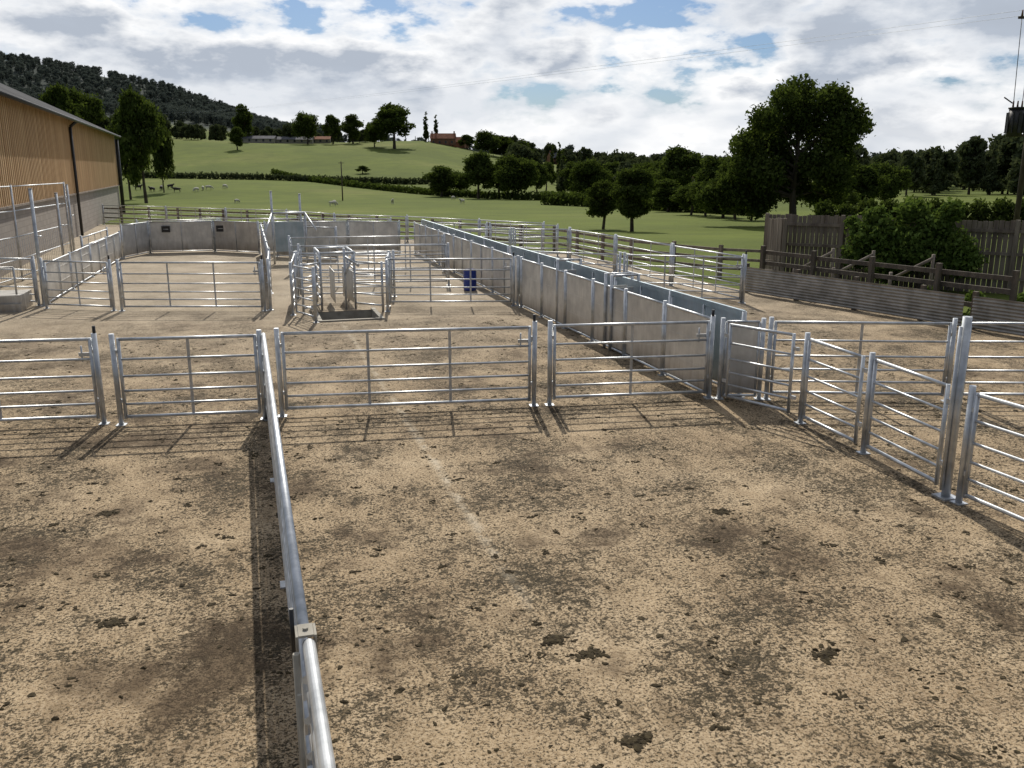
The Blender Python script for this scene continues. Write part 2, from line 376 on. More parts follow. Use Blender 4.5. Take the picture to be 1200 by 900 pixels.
# drafting race: two sheeted walls
sheeted('sheeted_race_wall',(6.8,12.0),(6.72,21.7),step=1.62)
sheeted('sheeted_race_wall',(6.72,22.0),(6.9,37.6),step=2.6)
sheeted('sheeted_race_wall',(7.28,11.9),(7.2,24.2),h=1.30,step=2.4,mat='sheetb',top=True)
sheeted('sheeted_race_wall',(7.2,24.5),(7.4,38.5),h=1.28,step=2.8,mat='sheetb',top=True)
for yy in (15.85,16.15,19.0):
    b=B(); b.tube((6.74,yy,0),(6.74,yy,1.5),.035); b.tube((7.3,yy,0),(7.3,yy,1.5),.035); b.tube((6.74,yy,1.48),(7.3,yy,1.48),.025); b.box((7.0,yy,.7),.4,.01,1.1,mi=1); b.obj('sliding_gate_frame',['galv','sheet'])

# middle cross fence
gate(G_,(-7.3,26.6),(-5.3,25.6),nv=1)
gate(G_,(-5.0,25.0),(-3.3,24.1),nv=1,latch=True)
gate(G_,(-3.1,24.0),(.35,23.0),nv=2,latch=True)
gate(G_,(3.45,22.9),(6.6,22.0),nv=2,latch=True)
gate(G_,(7.4,24.2),(9.7,22.3),nv=1); gate(G_,(9.8,22.2),(12.6,20.7),nv=2,latch=True)
gate(G_,(12.6,20.8),(12.4,24.5),nv=2);gate(G_,(12.4,24.6),(12.2,28.4),nv=2);gate(G_,(12.2,28.5),(12.0,32.4),nv=2)
gate(G_,(7.5,33.6),(9.8,33.0),nv=2);gate(G_,(9.9,33),(12.0,32.5),nv=1)
gate(G_,(7.4,38.5),(9.8,36.6),nv=1);gate(G_,(9.9,36.5),(12.2,34.4),nv=1)
# centre spine: rails then sheeted
gate(G_,(.5,23.1),(.6,26.2),nv=2); sheeted('sheeted_wall',(.6,26.4),(.65,38.6),step=2.4)
gate(G_,(1.0,22.1),(1.25,25.0),nv=1)
gate(G_,(1.3,25.1),(3.9,24.6),nv=1); gate(G_,(1.5,27.5),(5.9,26.6),nv=3); gate(G_,(1.4,31.0),(6.6,30.4),nv=3)
gate(G_,(3.3,22.0),(3.75,24.5),nv=1); gate(G_,(1.05,22.0),(1.45,20.85),nv=0,posts=(False,True))
b=B()
for x_ in (1.75,2.6):
    for yy in (22.75,24.3): b.tube((x_,yy,0),(x_,yy,1.45),.032)
    for z in (.25,.5,.75,1.0,1.3): b.tube((x_,22.75,z),(x_,24.3,z),.02)
    b.tube((x_,22.75,1.43),(x_,24.3,1.43),.03)
for yy in (22.75,24.3): b.tube((1.75,yy,1.43),(2.6,yy,1.43),.03)
for x_,s_ in ((1.75,-.5),(2.6,.6)):
    b.tube((x_,22.75,.15),(x_+s_,22.1,.15),.022); b.tube((x_,22.75,1.2),(x_+s_,22.1,1.2),.022); b.tube((x_+s_,22.1,0),(x_+s_,22.1,1.25),.03)
    for z in (.4,.65,.9): b.tube((x_,22.75,z),(x_+s_,22.1,z),.018)
b.tube((2.62,22.75,1.43),(2.35,22.65,.9),.03); b.tube((2.7,22.6,1.1),(2.35,22.55,1.35),.03); b.tube((2.35,22.68,0),(2.35,22.68,1.55),.03)
b.box((2.1,23.5,.55),.012,1.3,.8,mi=1); b.box((2.5,23.5,.55),.012,1.3,.8,.10,mi=1)
b.obj('sheep_drafting_crate',['galv','sheet'])
back=[(-4.7,38.4),(-3.9,40.6),(-1.3,40.6),(.55,39.0)]
for a_,c_ in zip(back[:-1],back[1:]): sheeted('sheeted_back_wall',a_,c_,step=2.6,h=1.3)
back=[(.8,39.0),(1.8,39.2),(4.2,38.6),(6.3,37.9)]
for a_,c_ in zip(back[:-1],back[1:]): sheeted('sheeted_back_wall',a_,c_,step=2.4,h=1.3)
sheeted('sheeted_back_wall',(1.2,37.4),(3.4,35.4),h=1.25,step=1.6)
sheeted('sheeted_side_wall',(-5.1,25.8),(-4.75,38.2),h=1.05,step=3.0)
gate(G_,(-5.3,33.0),(-5.1,37.6),nv=3)
for x,y in ((-3.2,40.52),(-1.0,40.3),(2.5,39.0)):
    b=B(); b.box((x,y-.06,1.0),.34,.015,.26); b.tube((x-.1,y-.075,1.0),(x+.1,y-.075,1.0),.012,mi=1); b.obj('maker_plate_sign',['black','sheet'])
for x,y,h in ((1.1,37.8,2.6),(2.2,37.4,2.5),(-5.15,25.5,3.0),(-6.4,38,2.9),(-6.0,33.5,2.7)):
    b=B(); b.tube((x,y,-.02),(x,y,h),.045,n=10); b.box((x,y,.01),.18,.18,.02); b.tube((x,y,h),(x,y,h+.01),.055,n=10); b.tube((x,y,h*.6),(x+.14,y,h*.6),.02); b.obj('steel_post',['galv'])
b=B()
for x in (1.0,2.2):
    b.tube((x,34.6,0),(x,34.6,1.9),.04)
b.tube((1.0,34.6,1.88),(2.2,34.6,1.88),.04); b.box((1.6,34.62,1.0),1.05,.02,1.1,mi=1); b.tube((1.0,34.6,1.88),(.7,33.2,1.3),.03); b.tube((2.2,34.6,1.88),(2.5,33.2,1.3),.03)
b.obj('shedding_gate_frame',['galv','sheetb'])
b=B()
pts=[(-7.6,26.9),(-6.9,31.5),(-6.5,38)]
for a_,c_ in zip(pts[:-1],pts[1:]):
    for z in (2.95,2.2,1.4,.7,.15): b.tube(V2(a_,z),V2(c_,z),.018)
    for t in np.linspace(0,1,28): 
        e=V2(a_).lerp(V2(c_),t); b.tube(e+Vector((0,0,.15)),e+Vector((0,0,1.4)),.006,n=5)
for e in pts: b.tube(V2(e,0),V2(e,3),.035)
b.obj('mesh_fence',['galv'])
b=B(); b.box((-6.5,25.3,.2),2.0,1.2,.4); b.box((-6.5,24.65,.1),2.0,.1,.2); b.tube((-7.4,24.75,.42),(-7.4,24.75,1.1),.025); b.tube((-5.6,24.75,.42),(-5.6,24.75,1.1),.025); b.tube((-7.4,24.75,1.1),(-5.6,24.75,1.1),.022); b.obj('loading_platform',['sheet'])
pg=[(-8.6,62.5),(-4.5,58.2),(-1,54.8),(2.3,51.6),(4.4,46.4),(7.6,43.4),(10.2,39.4),(12.2,36.2)]
for a_,c_ in zip(pg[:-1],pg[1:]): gate(G_,a_,c_,nv=3)
gate(G_,(-4.6,43),(-1.2,43.6),nv=2);gate(G_,(-1.1,43.6),(2.6,43.3),nv=2);gate(G_,(2.7,43.2),(6.5,41.5),nv=2)
b=B(); r0=.19;prof=[(.9,0),(1,.03),(1,.18),(1.05,.20),(1,.22),(1,.42),(1.05,.44),(1,.46),(1,.58),(.9,.62),(.86,.60)]
for (ra,za),(rb,zb) in zip(prof[:-1],prof[1:]): b.tube((6.25,25.3,za),(6.25,25.3,zb),r0*ra,r0*rb,n=24,cap=False)
b.tube((6.25,25.3,.585),(6.25,25.3,.60),r0*.87,n=24); b.tube((6.33,25.3,.6),(6.33,25.3,.64),.03,n=12); b.tube((6.16,25.3,.6),(6.16,25.3,.63),.02,n=12)
b.obj('blue_drum',['blue'])

# ------------------------------------------------------------ wooden fences on the right
def board_fence(name,p,q,h,w=.14,base=0):
    b=B();P=V2(p);Q=V2(q);d=Q-P;L=d.length;d.normalize();ang=math.atan2(d.y,d.x);nrm=Vector((-d.y,d.x,0));n_=int(L/w)
    for i in range(n_):
        e=P+d*(w*(i+.5)); zb=terrain(e.x,e.y)+base; hh=h+random.uniform(-.05,.03)
        b.box(e+Vector((0,0,zb+hh/2))+nrm*random.uniform(-.006,.006),w-.014,.022,hh,ang+random.uniform(-.04,.04))
    i=0
    while i<L:
        e=P+d*i-nrm*.08; zb=terrain(e.x,e.y); b.box(e+Vector((0,0,zb+h/2)),.11,.11,h+.05,ang); i+=2.4
    for z in (.4,1.1,1.75): b.box(P+d*L/2-nrm*.045+Vector((0,0,z)),L,.045,.09,ang)
    return b.obj(name,['wood'])
board_fence('close_board_fence',(16.5,25.9),(21.4,20.0),2.1); board_fence('close_board_fence',(21.5,19.9),(31,8.0),2.1)
board_fence('close_board_fence',(16.2,24.6),(16.45,25.85),2.0)
def corr_fence(p,q,h):
    b=B();P=V2(p);Q=V2(q);d=Q-P;L=d.length;d.normalize();nrm=Vector((-d.y,d.x,0)); N=10; 
    prof=[]; k=int(h/.076*6)
    for i in range(k+1): z=.03+h*i/k; prof.append((.012*math.sin(2*math.pi*z/.076),z))
    i0=len(b.v)
    for o,z in prof: b.v.append(P+nrm*o+Vector((0,0,z))); b.v.append(Q+nrm*o+Vector((0,0,z)))
    for i in range(k): b.f.append((i0+2*i,i0+2*i+1,i0+2*i+3,i0+2*i+2)); b.m.append(0); b.s.append(True)
    i=0
    while i<=L+.01: b.box(P+d*i+nrm*.08+Vector((0,0,(h+.1)/2)),.1,.1,h+.14,math.atan2(d.y,d.x),1); i+=1.9
    return b.obj('corrugated_sheet_fence',['corr','wooddark'])
corr_fence((13.75,22.6),(15.35,16.0),.72); corr_fence((15.4,15.8),(17.4,8.0),.72)
def rail_fence(name,p,q,zs,h,step=1.9,mat='wooddark',follow=True,w=.05,hh=.11):
    b=B();P=V2(p);Q=V2(q);d=Q-P;L=d.length;d.normalize();ang=math.atan2(d.y,d.x);k=max(1,round(L/step)); nrm=Vector((-d.y,d.x,0))
    E=[P+d*(L*i/k) for i in range(k+1)]
    for e in E: e.z=terrain(e.x,e.y) if follow else 0
    for e in E: b.box(e+Vector((0,0,h/2)),.11,.11,h+.1,ang+random.uniform(-.1,.1))
    for a_,c_ in zip(E[:-1],E[1:]):
        for z in zs:
            m_=(a_+c_)/2+nrm*.085+Vector((0,0,z+random.uniform(-.01,.01))); sl=math.atan2(c_.z-a_.z,L/k)
            b.box(m_,L/k+.02,w,hh,ang,tilt=Matrix.Rotation(-sl,3,'Y'))
    return b.obj(name,[mat])
rail_fence('wooden_rail_fence',(14.5,22.9),(16.3,15.6),(.45,.85,1.15),1.3)
rail_fence('wooden_rail_fence',(16.4,15.2),(18.6,8.0),(.35,.75,1.15),1.35)
b=B()
for (x,y,a) in ((15.4,22.6,.5),(16.0,21.6,.4),(16.8,20.2,.35)): b.tube((x,y,.55),(x+.9,y-.5,1.15),.045,n=6); b.tube((x,y,0),(x,y,.75),.05,n=6); b.tube((x+.9,y-.5,0),(x+.9,y-.5,1.25),.05,n=6)
b.obj('old_timber_props',['wood'])
bp=[(-9.6,66),(-4,60.8),(3,53.5),(8,45.8),(12.9,36.8),(13.5,30),(15.0,26.2),(16.3,24.7)]
for a_,c_ in zip(bp[:-1],bp[1:]): rail_fence('field_rail_fence',a_,c_,(.35,.65,.95),1.05,2.2,mat='wood',hh=.09)

# ------------------------------------------------------------ barn
barn=bpy.data.objects.new('timber_clad_barn',None); scene.collection.objects.link(barn)
P=Vector((-7.6,26,0));Q=Vector((-9.4,78,0)); d=(Q-P);L=d.length;d.normalize();ang=math.atan2(d.y,d.x);nr=Vector((d.y,-d.x,0))
if nr.x<0:nr=-nr
W=16
b=B(); b.box(P+d*L/2-nr*.15+Vector((0,0,.8)),L,.30,2.8,ang); far=Q-nr*W/2
b.box(Q-nr*(W/2)+Vector((0,0,.8)),.3,W,2.8,ang); b.obj('block_wall',['block'],barn)
b=B(); nb=int(L/.165)
for i in range(nb): b.box(P+d*(i+.5)*.165+nr*(.03 if i%2 else .055)+Vector((0,0,2.15+1.93)),.155,.022,3.86+random.uniform(-.02,.02),ang)
b.obj('timber_boards',['clad'],barn)
b=B(); b.box(P+d*L/2-nr*.1+Vector((0,0,4.1)),L-.02,.1,3.7,ang)
b.poly([Q+Vector((0,0,2.2)),Q-nr*W+Vector((0,0,2.2)),Q-nr*W+Vector((0,0,6)),Q-nr*W/2+Vector((0,0,9.9)),Q+Vector((0,0,6))]); b.obj('inner_lining',['wooddark'],barn)
b=B()
for side in (0,1):
    e0=(P+nr*.45+Vector((0,0,5.95))) if side==0 else (P-nr*(W+.45)+Vector((0,0,5.95)))
    r0=P-nr*W/2+Vector((0,0,9.95)); Lr=L+.5
    K=int(Lr/.55)
    for i in range(K):
        a_=e0+d*(i*Lr/K); 
        m1=d*(Lr/K)
        up=Vector((0,0,.045))
        p0=a_;p1=a_+m1*.5+up;p2=a_+m1; q0=r0+d*(i*Lr/K);q1=q0+m1*.5+up;q2=q0+m1
        b.poly([p0,p1,q1,q0]); b.poly([p1,p2,q2,q1])
b.obj('roof',['roof'],barn)
b=B(); b.tube(P+nr*.5+Vector((0,0,5.9)),Q+nr*.5+Vector((0,0,5.9)),.08,mi=0)
for yy in (27.5,52.5):
    t=(yy-26)/ (78-26); e=P.lerp(Q,t)+nr*.16; b.tube(e+Vector((0,0,0)),e+Vector((0,0,5.6)),.075); b.tube(e+Vector((0,0,5.6)),e+nr*.34+Vector((0,0,5.88)),.075)
e=Q+nr*.2; b.tube(e,e+Vector((0,0,5.7)),.14)
b.obj('gutter_downpipe',['black'],barn)
b=B(); b.box(P+d*L/2+nr*.09+Vector((0,0,2.18)),L,.06,.08,ang)
b.obj('cill_board',['wood'],barn)

# ------------------------------------------------------------ trees
def leaves_mesh(lobes,nleaf,size,rg):
    lob=np.array(lobes); wt=lob[:,3]**2; wt/=wt.sum(); idx=rg.choice(len(lob),nleaf,p=wt)
    dr=rg.normal(size=(nleaf,3)); dr/=np.linalg.norm(dr,axis=1)[:,None]
    rad=lob[idx,3]*(rg.uniform(.35,1.15,nleaf)**.6)
    nz=.80+.34*np.sin(dr[:,0]*7+idx)*np.cos(dr[:,1]*6+idx*2)*np.sin(dr[:,2]*7+idx*.7+1)
    c=lob[idx,:3]+dr*(rad*nz)[:,None]*np.array([1,1,.85])+rg.normal(size=(nleaf,3))*lob[idx,3][:,None]*.07
    nm=dr*.6+rg.normal(size=(nleaf,3))*.8; nm/=np.linalg.norm(nm,axis=1)[:,None]
    t=np.cross(nm,rg.normal(size=(nleaf,3))); t/=np.linalg.norm(t,axis=1)[:,None]; bt=np.cross(nm,t)
    s=size*rg.uniform(.5,1.25,nleaf)[:,None]
    v=np.stack([c-t*s,c-bt*s*.55,c+t*s,c+bt*s*.55],1).reshape(-1,3)
    q=np.arange(nleaf*4).reshape(-1,4); return v,q
def make_tree_mesh(name,h,w,seed,nleaf,size,leafm='leaf',trunk=.22,shape='round',lobes=None):
    rg=np.random.default_rng(seed); rd=random.Random(seed)
    if lobes is None:
        lobes=[]
        nl=34
        for i in range(nl):
            a=rd.uniform(0,6.28)
            if shape=='round':
                t=rd.random(); z=h*(trunk+ (1-trunk)*(.12+.76*t)); R=w/2*math.sqrt(max(.05,1-((t-.40)/.64)**2)); rr=R*math.sqrt(rd.random())*.72; r=w*rd.uniform(.12,.22)
            elif shape=='poplar':
                t=rd.random(); z=h*(.12+.83*t); rr=w*.2*rd.random(); r=w*.35*(1.05-t*.75)
            else:
                t=rd.random(); z=h*(.1+.88*t); rr=w*.38*(1-t)*rd.random(); r=max(.25,w*.26*(1.1-t))
            lobes.append((rr*math.cos(a),rr*math.sin(a),z,r))
    v,q=leaves_mesh(lobes,nleaf,size,rg)
    b=B(); tr=max(.12,h*.022); mid=Vector((rd.uniform(-.2,.2),rd.uniform(-.2,.2),h*trunk))
    b.tube((0,0,-.4),mid,tr*1.35,tr,n=8); topp=Vector((0,0,h*.8)); b.tube(mid,topp,tr,tr*.25,n=6)
    for i,l in enumerate(lobes):
        if i%2==0 or len(lobes)<14:
            s0=mid.lerp(topp,min(.9,max(0,(l[2]-mid.z)/(topp.z-mid.z+.01))*.6)); m_=s0.lerp(Vector(l[:3]),.5)+Vector((0,0,.04*h)); b.tube(s0,m_,tr*.45,tr*.3,n=5,cap=False); b.tube(m_,Vector(l[:3]),tr*.3,tr*.08,n=5,cap=False)
    nv=len(b.v); verts=[tuple(x) for x in b.v]+v.tolist(); faces=b.f+[tuple(int(k)+nv for k in x) for x in q]
    me=bpy.data.meshes.new(name); me.from_pydata(verts,[],faces); me.materials.append(M['bark']); me.materials.append(M[leafm])
    mi=[0]*len(b.f)+[1]*len(q); me.polygons.foreach_set('material_index',mi); me.update(); return me
def put(name,me,x,y,s=1,rot=None,parent=None,z=None,sz=None):
    o=bpy.data.objects.new(name,me); scene.collection.objects.link(o)
    o.location=(x,y,terrain(x,y)-.1 if z is None else z); o.rotation_euler=(0,0,random.uniform(0,6.28) if rot is None else rot)
    o.scale=(s,s,s if sz is None else sz)
    if parent:o.parent=parent
    return o
def fars(mat,k,nl): return [make_tree_mesh('woodland_tree_a'+k,10,9,1,nl,.62,mat,.10),make_tree_mesh('woodland_tree_b'+k,10,7.5,2,nl,.6,mat,.1),
     make_tree_mesh('woodland_tree_c'+k,10,10,3,nl,.65,mat,.08),make_tree_mesh('woodland_tree_d'+k,10,4.5,4,nl,.45,mat,.08,'conifer')]
far=fars('leaffar_haze','',2000); hill=fars('leafhill_haze','_hill',600)
midt=[make_tree_mesh('field_tree_a',10,8.5,11,8000,.30,'leaf',.18),make_tree_mesh('field_tree_b',10,7.5,12,8000,.29,'leaf',.15),make_tree_mesh('field_tree_c',10,10,13,9000,.31,'leaf',.14)]
pop=make_tree_mesh('poplar_a',10,2.4,21,1500,.35,'leaf',.1,'poplar')
def wood(name,ur,fr,nn,hr,mats=far,dens_f=None):
    par=bpy.data.objects.new(name,None); scene.collection.objects.link(par)
    for i in range(nn):
        u=random.uniform(*ur); f=random.uniform(*fr)
        if dens_f and not dens_f(u,f): continue
        x,y=col_to_world(u,f); h=random.uniform(*hr)
        put('tree',random.choice(mats),x,y,h/10,parent=par,sz=h/10*random.uniform(.9,1.15))
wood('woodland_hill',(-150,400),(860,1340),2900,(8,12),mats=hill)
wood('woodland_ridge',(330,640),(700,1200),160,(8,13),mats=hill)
wood('woodland_hedgerow',(185,445),(485,540),60,(5,10))
wood('woodland_slope',(60,215),(420,560),30,(9,15))
wood('woodland_valley',(600,860),(330,620),150,(8,13),dens_f=lambda u,f: not (625<u<665 and f<520))
wood('woodland_east',(1000,1350),(200,520),190,(7,15))
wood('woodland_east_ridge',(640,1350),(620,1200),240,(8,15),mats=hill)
wood('woodland_village',(655,830),(190,330),40,(6,9))
def tree(u,f,vtop,wpx,me_i=None,name='broadleaf_tree',me=None,hb=10,wb=None):
    x,y=col_to_world(u,f); z=terrain(x,y); h=H+f*elev(vtop)-z; w=wpx/1067*f
    mi=me if me else midt[me_i]; wb=wb or [8.5,7.5,10][me_i or 0]
    return put(name,mi,x,y,w/wb,z=z-.1,sz=h/hb)
tree(168,170,106,66,0); tree(150,200,120,40,1); tree(190,230,125,30,2)
tree(100,420,97,60,2);tree(75,400,100,50,0)
tree(290,480,121,30,1); tree(362,470,128,36,2); tree(392,475,135,28,0); tree(415,480,133,30,1); tree(463,440,122,62,0); tree(440,450,140,30,2)
tree(500,500,129,9,me=pop,name='poplar_tree',wb=2.4); tree(512,500,133,8,me=pop,name='poplar_tree',wb=2.4)
tree(570,470,151,40,2); tree(590,480,158,40,1); tree(548,490,158,26,0); tree(610,450,166,36,0)
tree(425,330,194,20,0); tree(280,420,148,22,1)
tree(517,215,193,48,1); tree(560,205,178,52,0); tree(606,200,177,62,2); tree(585,225,190,46,1); tree(538,230,198,40,2); tree(630,230,190,36,0)
tree(655,330,164,9,me=pop,name='poplar_tree',wb=2.4); tree(647,330,167,8,me=pop,name='poplar_tree',wb=2.4); tree(660,300,172,10,me=pop,name='poplar_tree',wb=2.4)
tree(690,180,182,60,2); tree(640,260,190,30,0); tree(672,240,188,36,1); tree(800,150,172,70,0); tree(775,170,185,60,1); tree(840,120,180,60,1)
tree(830,95,205,60,2); tree(865,85,190,60,0); tree(750,200,185,60,2); tree(720,220,190,50,0)
tree(785,115,208,56,1); tree(812,100,214,54,0); tree(850,90,212,60,1); tree(884,82,218,56,2); tree(975,95,205,70,0); tree(1010,110,190,60,1); tree(1040,130,185,60,2)
near=[make_tree_mesh('near_tree_a',6,4,31,9000,.14,'leaf',.25),make_tree_mesh('near_tree_b',6,4,32,9000,.14,'leaf',.22)]
tree(708,66,209,48,me=near[0],hb=6,wb=4); tree(743,63,194,62,me=near[1],hb=6,wb=4)
def big():
    rd=random.Random(5); L_=[]
    spec=[(0,9.4,1.7),(-1.6,8.9,1.6),(1.7,8.8,1.7),(3.0,7.6,1.7),(3.9,6.2,1.6),(-3.0,7.7,1.6),(0,7.8,2.3),(1.8,6.6,2.2),(-1.6,6.6,2.2),(3.4,4.9,1.7),(-3.6,5.9,1.7),(-4.4,4.3,1.7),(-5.3,3.3,1.5),(-6.0,2.4,1.3),(-3.2,3.8,2.0),(-1.2,4.6,2.2),(1.2,4.6,2.1),(2.8,3.5,1.7),(0,3.0,1.9),(-4.0,2.2,1.5),(-2.0,2.4,1.7),(4.6,7.1,1.2),(2.6,9.3,1.2),(1.9,2.2,1.4),(-5,1.6,1.2),(-3,1.2,1.2),(3.2,2.0,1.2)]
    R=Vector((C,-S,0)); D=Vector((S,C,0))
    for (r,z,rad) in spec:
        for k in range(2 if rad>1.2 else 1):
            p=R*(r+rd.uniform(-.4,.4))+D*rd.uniform(-2.4,2.4)*math.cos(r/7); L_.append((p.x,p.y,z+rd.uniform(-.3,.3),rad*rd.uniform(.66,.92)))
    return make_tree_mesh('ash_tree_mesh',11,10,55,50000,.16,'leaf',.2,lobes=L_)
x,y=col_to_world(935,70); put('ash_tree',big(),x,y,1.04,rot=0,sz=1.06)
def hedge(name,pts,h,w,dens,size,mat='leaf'):
    lob=[]
    for a_,c_ in zip(pts[:-1],pts[1:]):
        L=math.dist(a_,c_); k=max(2,int(L/(w*.7)))
        for i in range(k):
            x=a_[0]+(c_[0]-a_[0])*i/k;y=a_[1]+(c_[1]-a_[1])*i/k; z=terrain(x,y)
            lob.append((x+random.uniform(-.1,.1)*w,y+random.uniform(-.1,.1)*w,z+h*.35,w*.55*random.uniform(.85,1.15))); lob.append((x,y,z+h*.35+h*.35*random.uniform(.7,1.2),w*.45))
    v,q=leaves_mesh(lob,dens,size,rng); me=bpy.data.meshes.new(name); me.from_pydata(v.tolist(),[],q.tolist()); me.materials.append(M[mat]); o=bpy.data.objects.new(name,me); scene.collection.objects.link(o)
hedge('hedge',[col_to_world(150,305),col_to_world(330,300),col_to_world(480,285),col_to_world(560,300),col_to_world(640,300)],2.0,2.4,9000,.5,'leaffar_haze')
hedge('hedge',[col_to_world(320,330),col_to_world(420,260),col_to_world(500,225),col_to_world(690,180)],1.6,2.0,9000,.45)
hedge('hedge',[col_to_world(970,52),col_to_world(1100,50),col_to_world(1330,46)],2.2,1.5,26000,.11,'leaf')
hedge('hedge',[col_to_world(640,150),col_to_world(780,120),col_to_world(900,95)],2.0,2.2,9000,.3)
def bush(name,cs,nl,size,mat='ivy'):
    v,q=leaves_mesh(cs,nl,size,rng); me=bpy.data.meshes.new(name)
    b=B()
    for c in cs: b.tube((c[0],c[1],0),(c[0],c[1],c[2]),.02,n=5,cap=False)
    nv=len(b.v); me.from_pydata([tuple(x) for x in b.v]+v.tolist(),[],b.f+[tuple(int(k)+nv for k in x) for x in q]); me.materials.append(M['bark']);me.materials.append(M[mat])
    me.polygons.foreach_set('material_index',[0]*len(b.f)+[1]*len(q)); o=bpy.data.objects.new(name,me); scene.collection.objects.link(o)
bush('ivy_bush',[(17.9,23.1,.9,.5),(18.0,22.9,1.5,.6),(18.5,22.4,1.5,.75),(18.9,21.8,1.2,.8),(18.4,22.2,.7,.7),(19.3,21.5,1.8,.6),(19.6,21.1,1.3,.6),(18.2,22.8,2.1,.4),(19.7,20.8,.9,.6),(18.9,22.1,2.25,.5),(19.5,21.2,2.3,.4),(17.8,23.3,1.9,.25)],14000,.085)
bush('weeds',[(14.6+.25*i+random.uniform(-.2,.2),21.8-.95*i+random.uniform(-.3,.3),.15,random.uniform(.2,.38)) for i in range(7)],3000,.06)
bush('weeds',[(17.0+1.0*i*.7,20.6-1.1*i*.8,.15,random.uniform(.25,.4)) for i in range(6)],3500,.07)

# ------------------------------------------------------------ farm buildings in the distance
def house(name,u,f,L,W,h,rh,rot,wall,roof,chim=True):
    x,y=col_to_world(u,f); z=terrain(x,y); e=bpy.data.objects.new(name,None); scene.collection.objects.link(e); e.location=(x,y,z-.3); e.rotation_euler=(0,0,rot)
    b=B(); b.box((0,0,h/2),L,W,h); 
    for sx in(-1,1): b.poly([(sx*L/2,-W/2,h),(sx*L/2,W/2,h),(sx*L/2,0,h+rh)])
    b.obj('walls',[wall],e)
    b=B()
    for sy in(-1,1): b.poly([(-L/2-.3,sy*(W/2+.35),h-.1),(L/2+.3,sy*(W/2+.35),h-.1),(L/2+.3,0,h+rh+.1),(-L/2-.3,0,h+rh+.1)])
    b.obj('roof',[roof],e)
    b=B(); nn=max(2,int(L/3.2))
    for i in range(nn):
        for z_ in ([1.4,4.0] if h>4.5 else [1.5]):
            b.box((-L/2+(i+.5)*L/nn,-W/2-.02,z_),1.0,.06,1.2)
    b.obj('windows',['glass'],e)
    if chim:
        b=B()
        for sx in (-1,1): b.box((sx*(L/2-.6),0,h+rh+.4),.7,.7,1.6)
        b.obj('chimneys',[wall],e)
house('brick_farmhouse',520,490,13,7,3.4,2.6,-.3,'brick','tile'); house('brick_farmhouse',538,500,9,6,3.2,2.6,-.6,'brick','tile')
house('farm_shed',305,480,18,9,2.4,1.4,-.25,'conc','slate',False); house('farm_shed',345,485,22,9,2.3,1.4,-.25,'conc','slate',False); house('farm_shed',378,490,10,7,2.4,1.4,-.2,'conc','tile',False)
house('brick_house',722,300,13,7,4.6,3,-.4,'brick','tile'); house('brick_house',812,250,10,7,4.6,3,.5,'render','tile'); house('brick_house',655,560,14,7,4.6,3,.2,'brick','slate')

# ------------------------------------------------------------ power pole and line
px,py=col_to_world(1199,42); pz=terrain(px,py)
b=B(); b.tube((px,py,pz-.5),(px,py,10.6),.13,.10,n=12,mi=1)
R=Vector((C,-S,0)); 
def at(r,z,d=0): return Vector((px,py,z))+R*r+Vector((S,C,0))*d
b.tube(at(-1.1,10.0),at(1.1,10.0),.06,mi=1)
for r in (-.95,0,.95):
    b.tube(at(r,10.05),at(r,10.32),.05,.03,mi=2)
b.box(at(-.35,4.95,-.3),1.5,.12,.12,-YAW,1)
b.tube(at(-.80,4.9,-.3),at(-.80,6.1,-.3),.32,n=20,mi=0); b.tube(at(-.80,6.1,-.3),at(-.80,6.17,-.3),.36,n=20,mi=0)
for k in range(8):
    t=k*math.pi/4; o=R*math.cos(t)*.36+Vector((S,C,0))*math.sin(t)*.36; b.box(at(-.80,5.5,-.3)+o,.03,.12,.9,-YAW+(-t),0)
for r in (-1.0,-.80,-.6): b.tube(at(r,6.15,-.3),at(r,6.45,-.3),.045,.03,mi=2)
for r,rt in ((-1.0,-.95),(-.6,-.45)): b.tube(at(r,6.45,-.3),at(rt,10.0),.016,n=5)
b.tube(at(-1.45,6.6,-.3),at(-1.05,6.35,-.3),.03)
b.obj('transformer_pole',['black','bark','porcelain'])
x2,y2=col_to_world(150,480); z2=terrain(x2,y2)
b=B(); b.tube((x2,y2,z2-.5),(x2,y2,z2+15),.18,.12,n=8); b.tube((x2-1.2,y2,z2+14.6),(x2+1.2,y2,z2+14.6),.07); b.obj('utility_pole',['bark'])
for r in (-.95,.95):
    b=B(); A=at(r,10.3); E=Vector((x2+r,y2,z2+14.8)); N=60; pr=A
    for i in range(1,N+1):
        t=i/N; p=A.lerp(E,t); p.z-=9*4*t*(1-t)*.25; b.tube(pr,p,.008,n=4,cap=False); pr=p
    b.obj('power_line',['galv'])
x3,y3=col_to_world(400,190)
b=B(); z3=terrain(x3,y3); b.tube((x3,y3,z3-.3),(x3,y3,z3+8),.14,.10,n=8); b.tube((x3-.6,y3,z3+7.7),(x3+.6,y3,z3+7.7),.05); b.obj('utility_pole',['bark'])

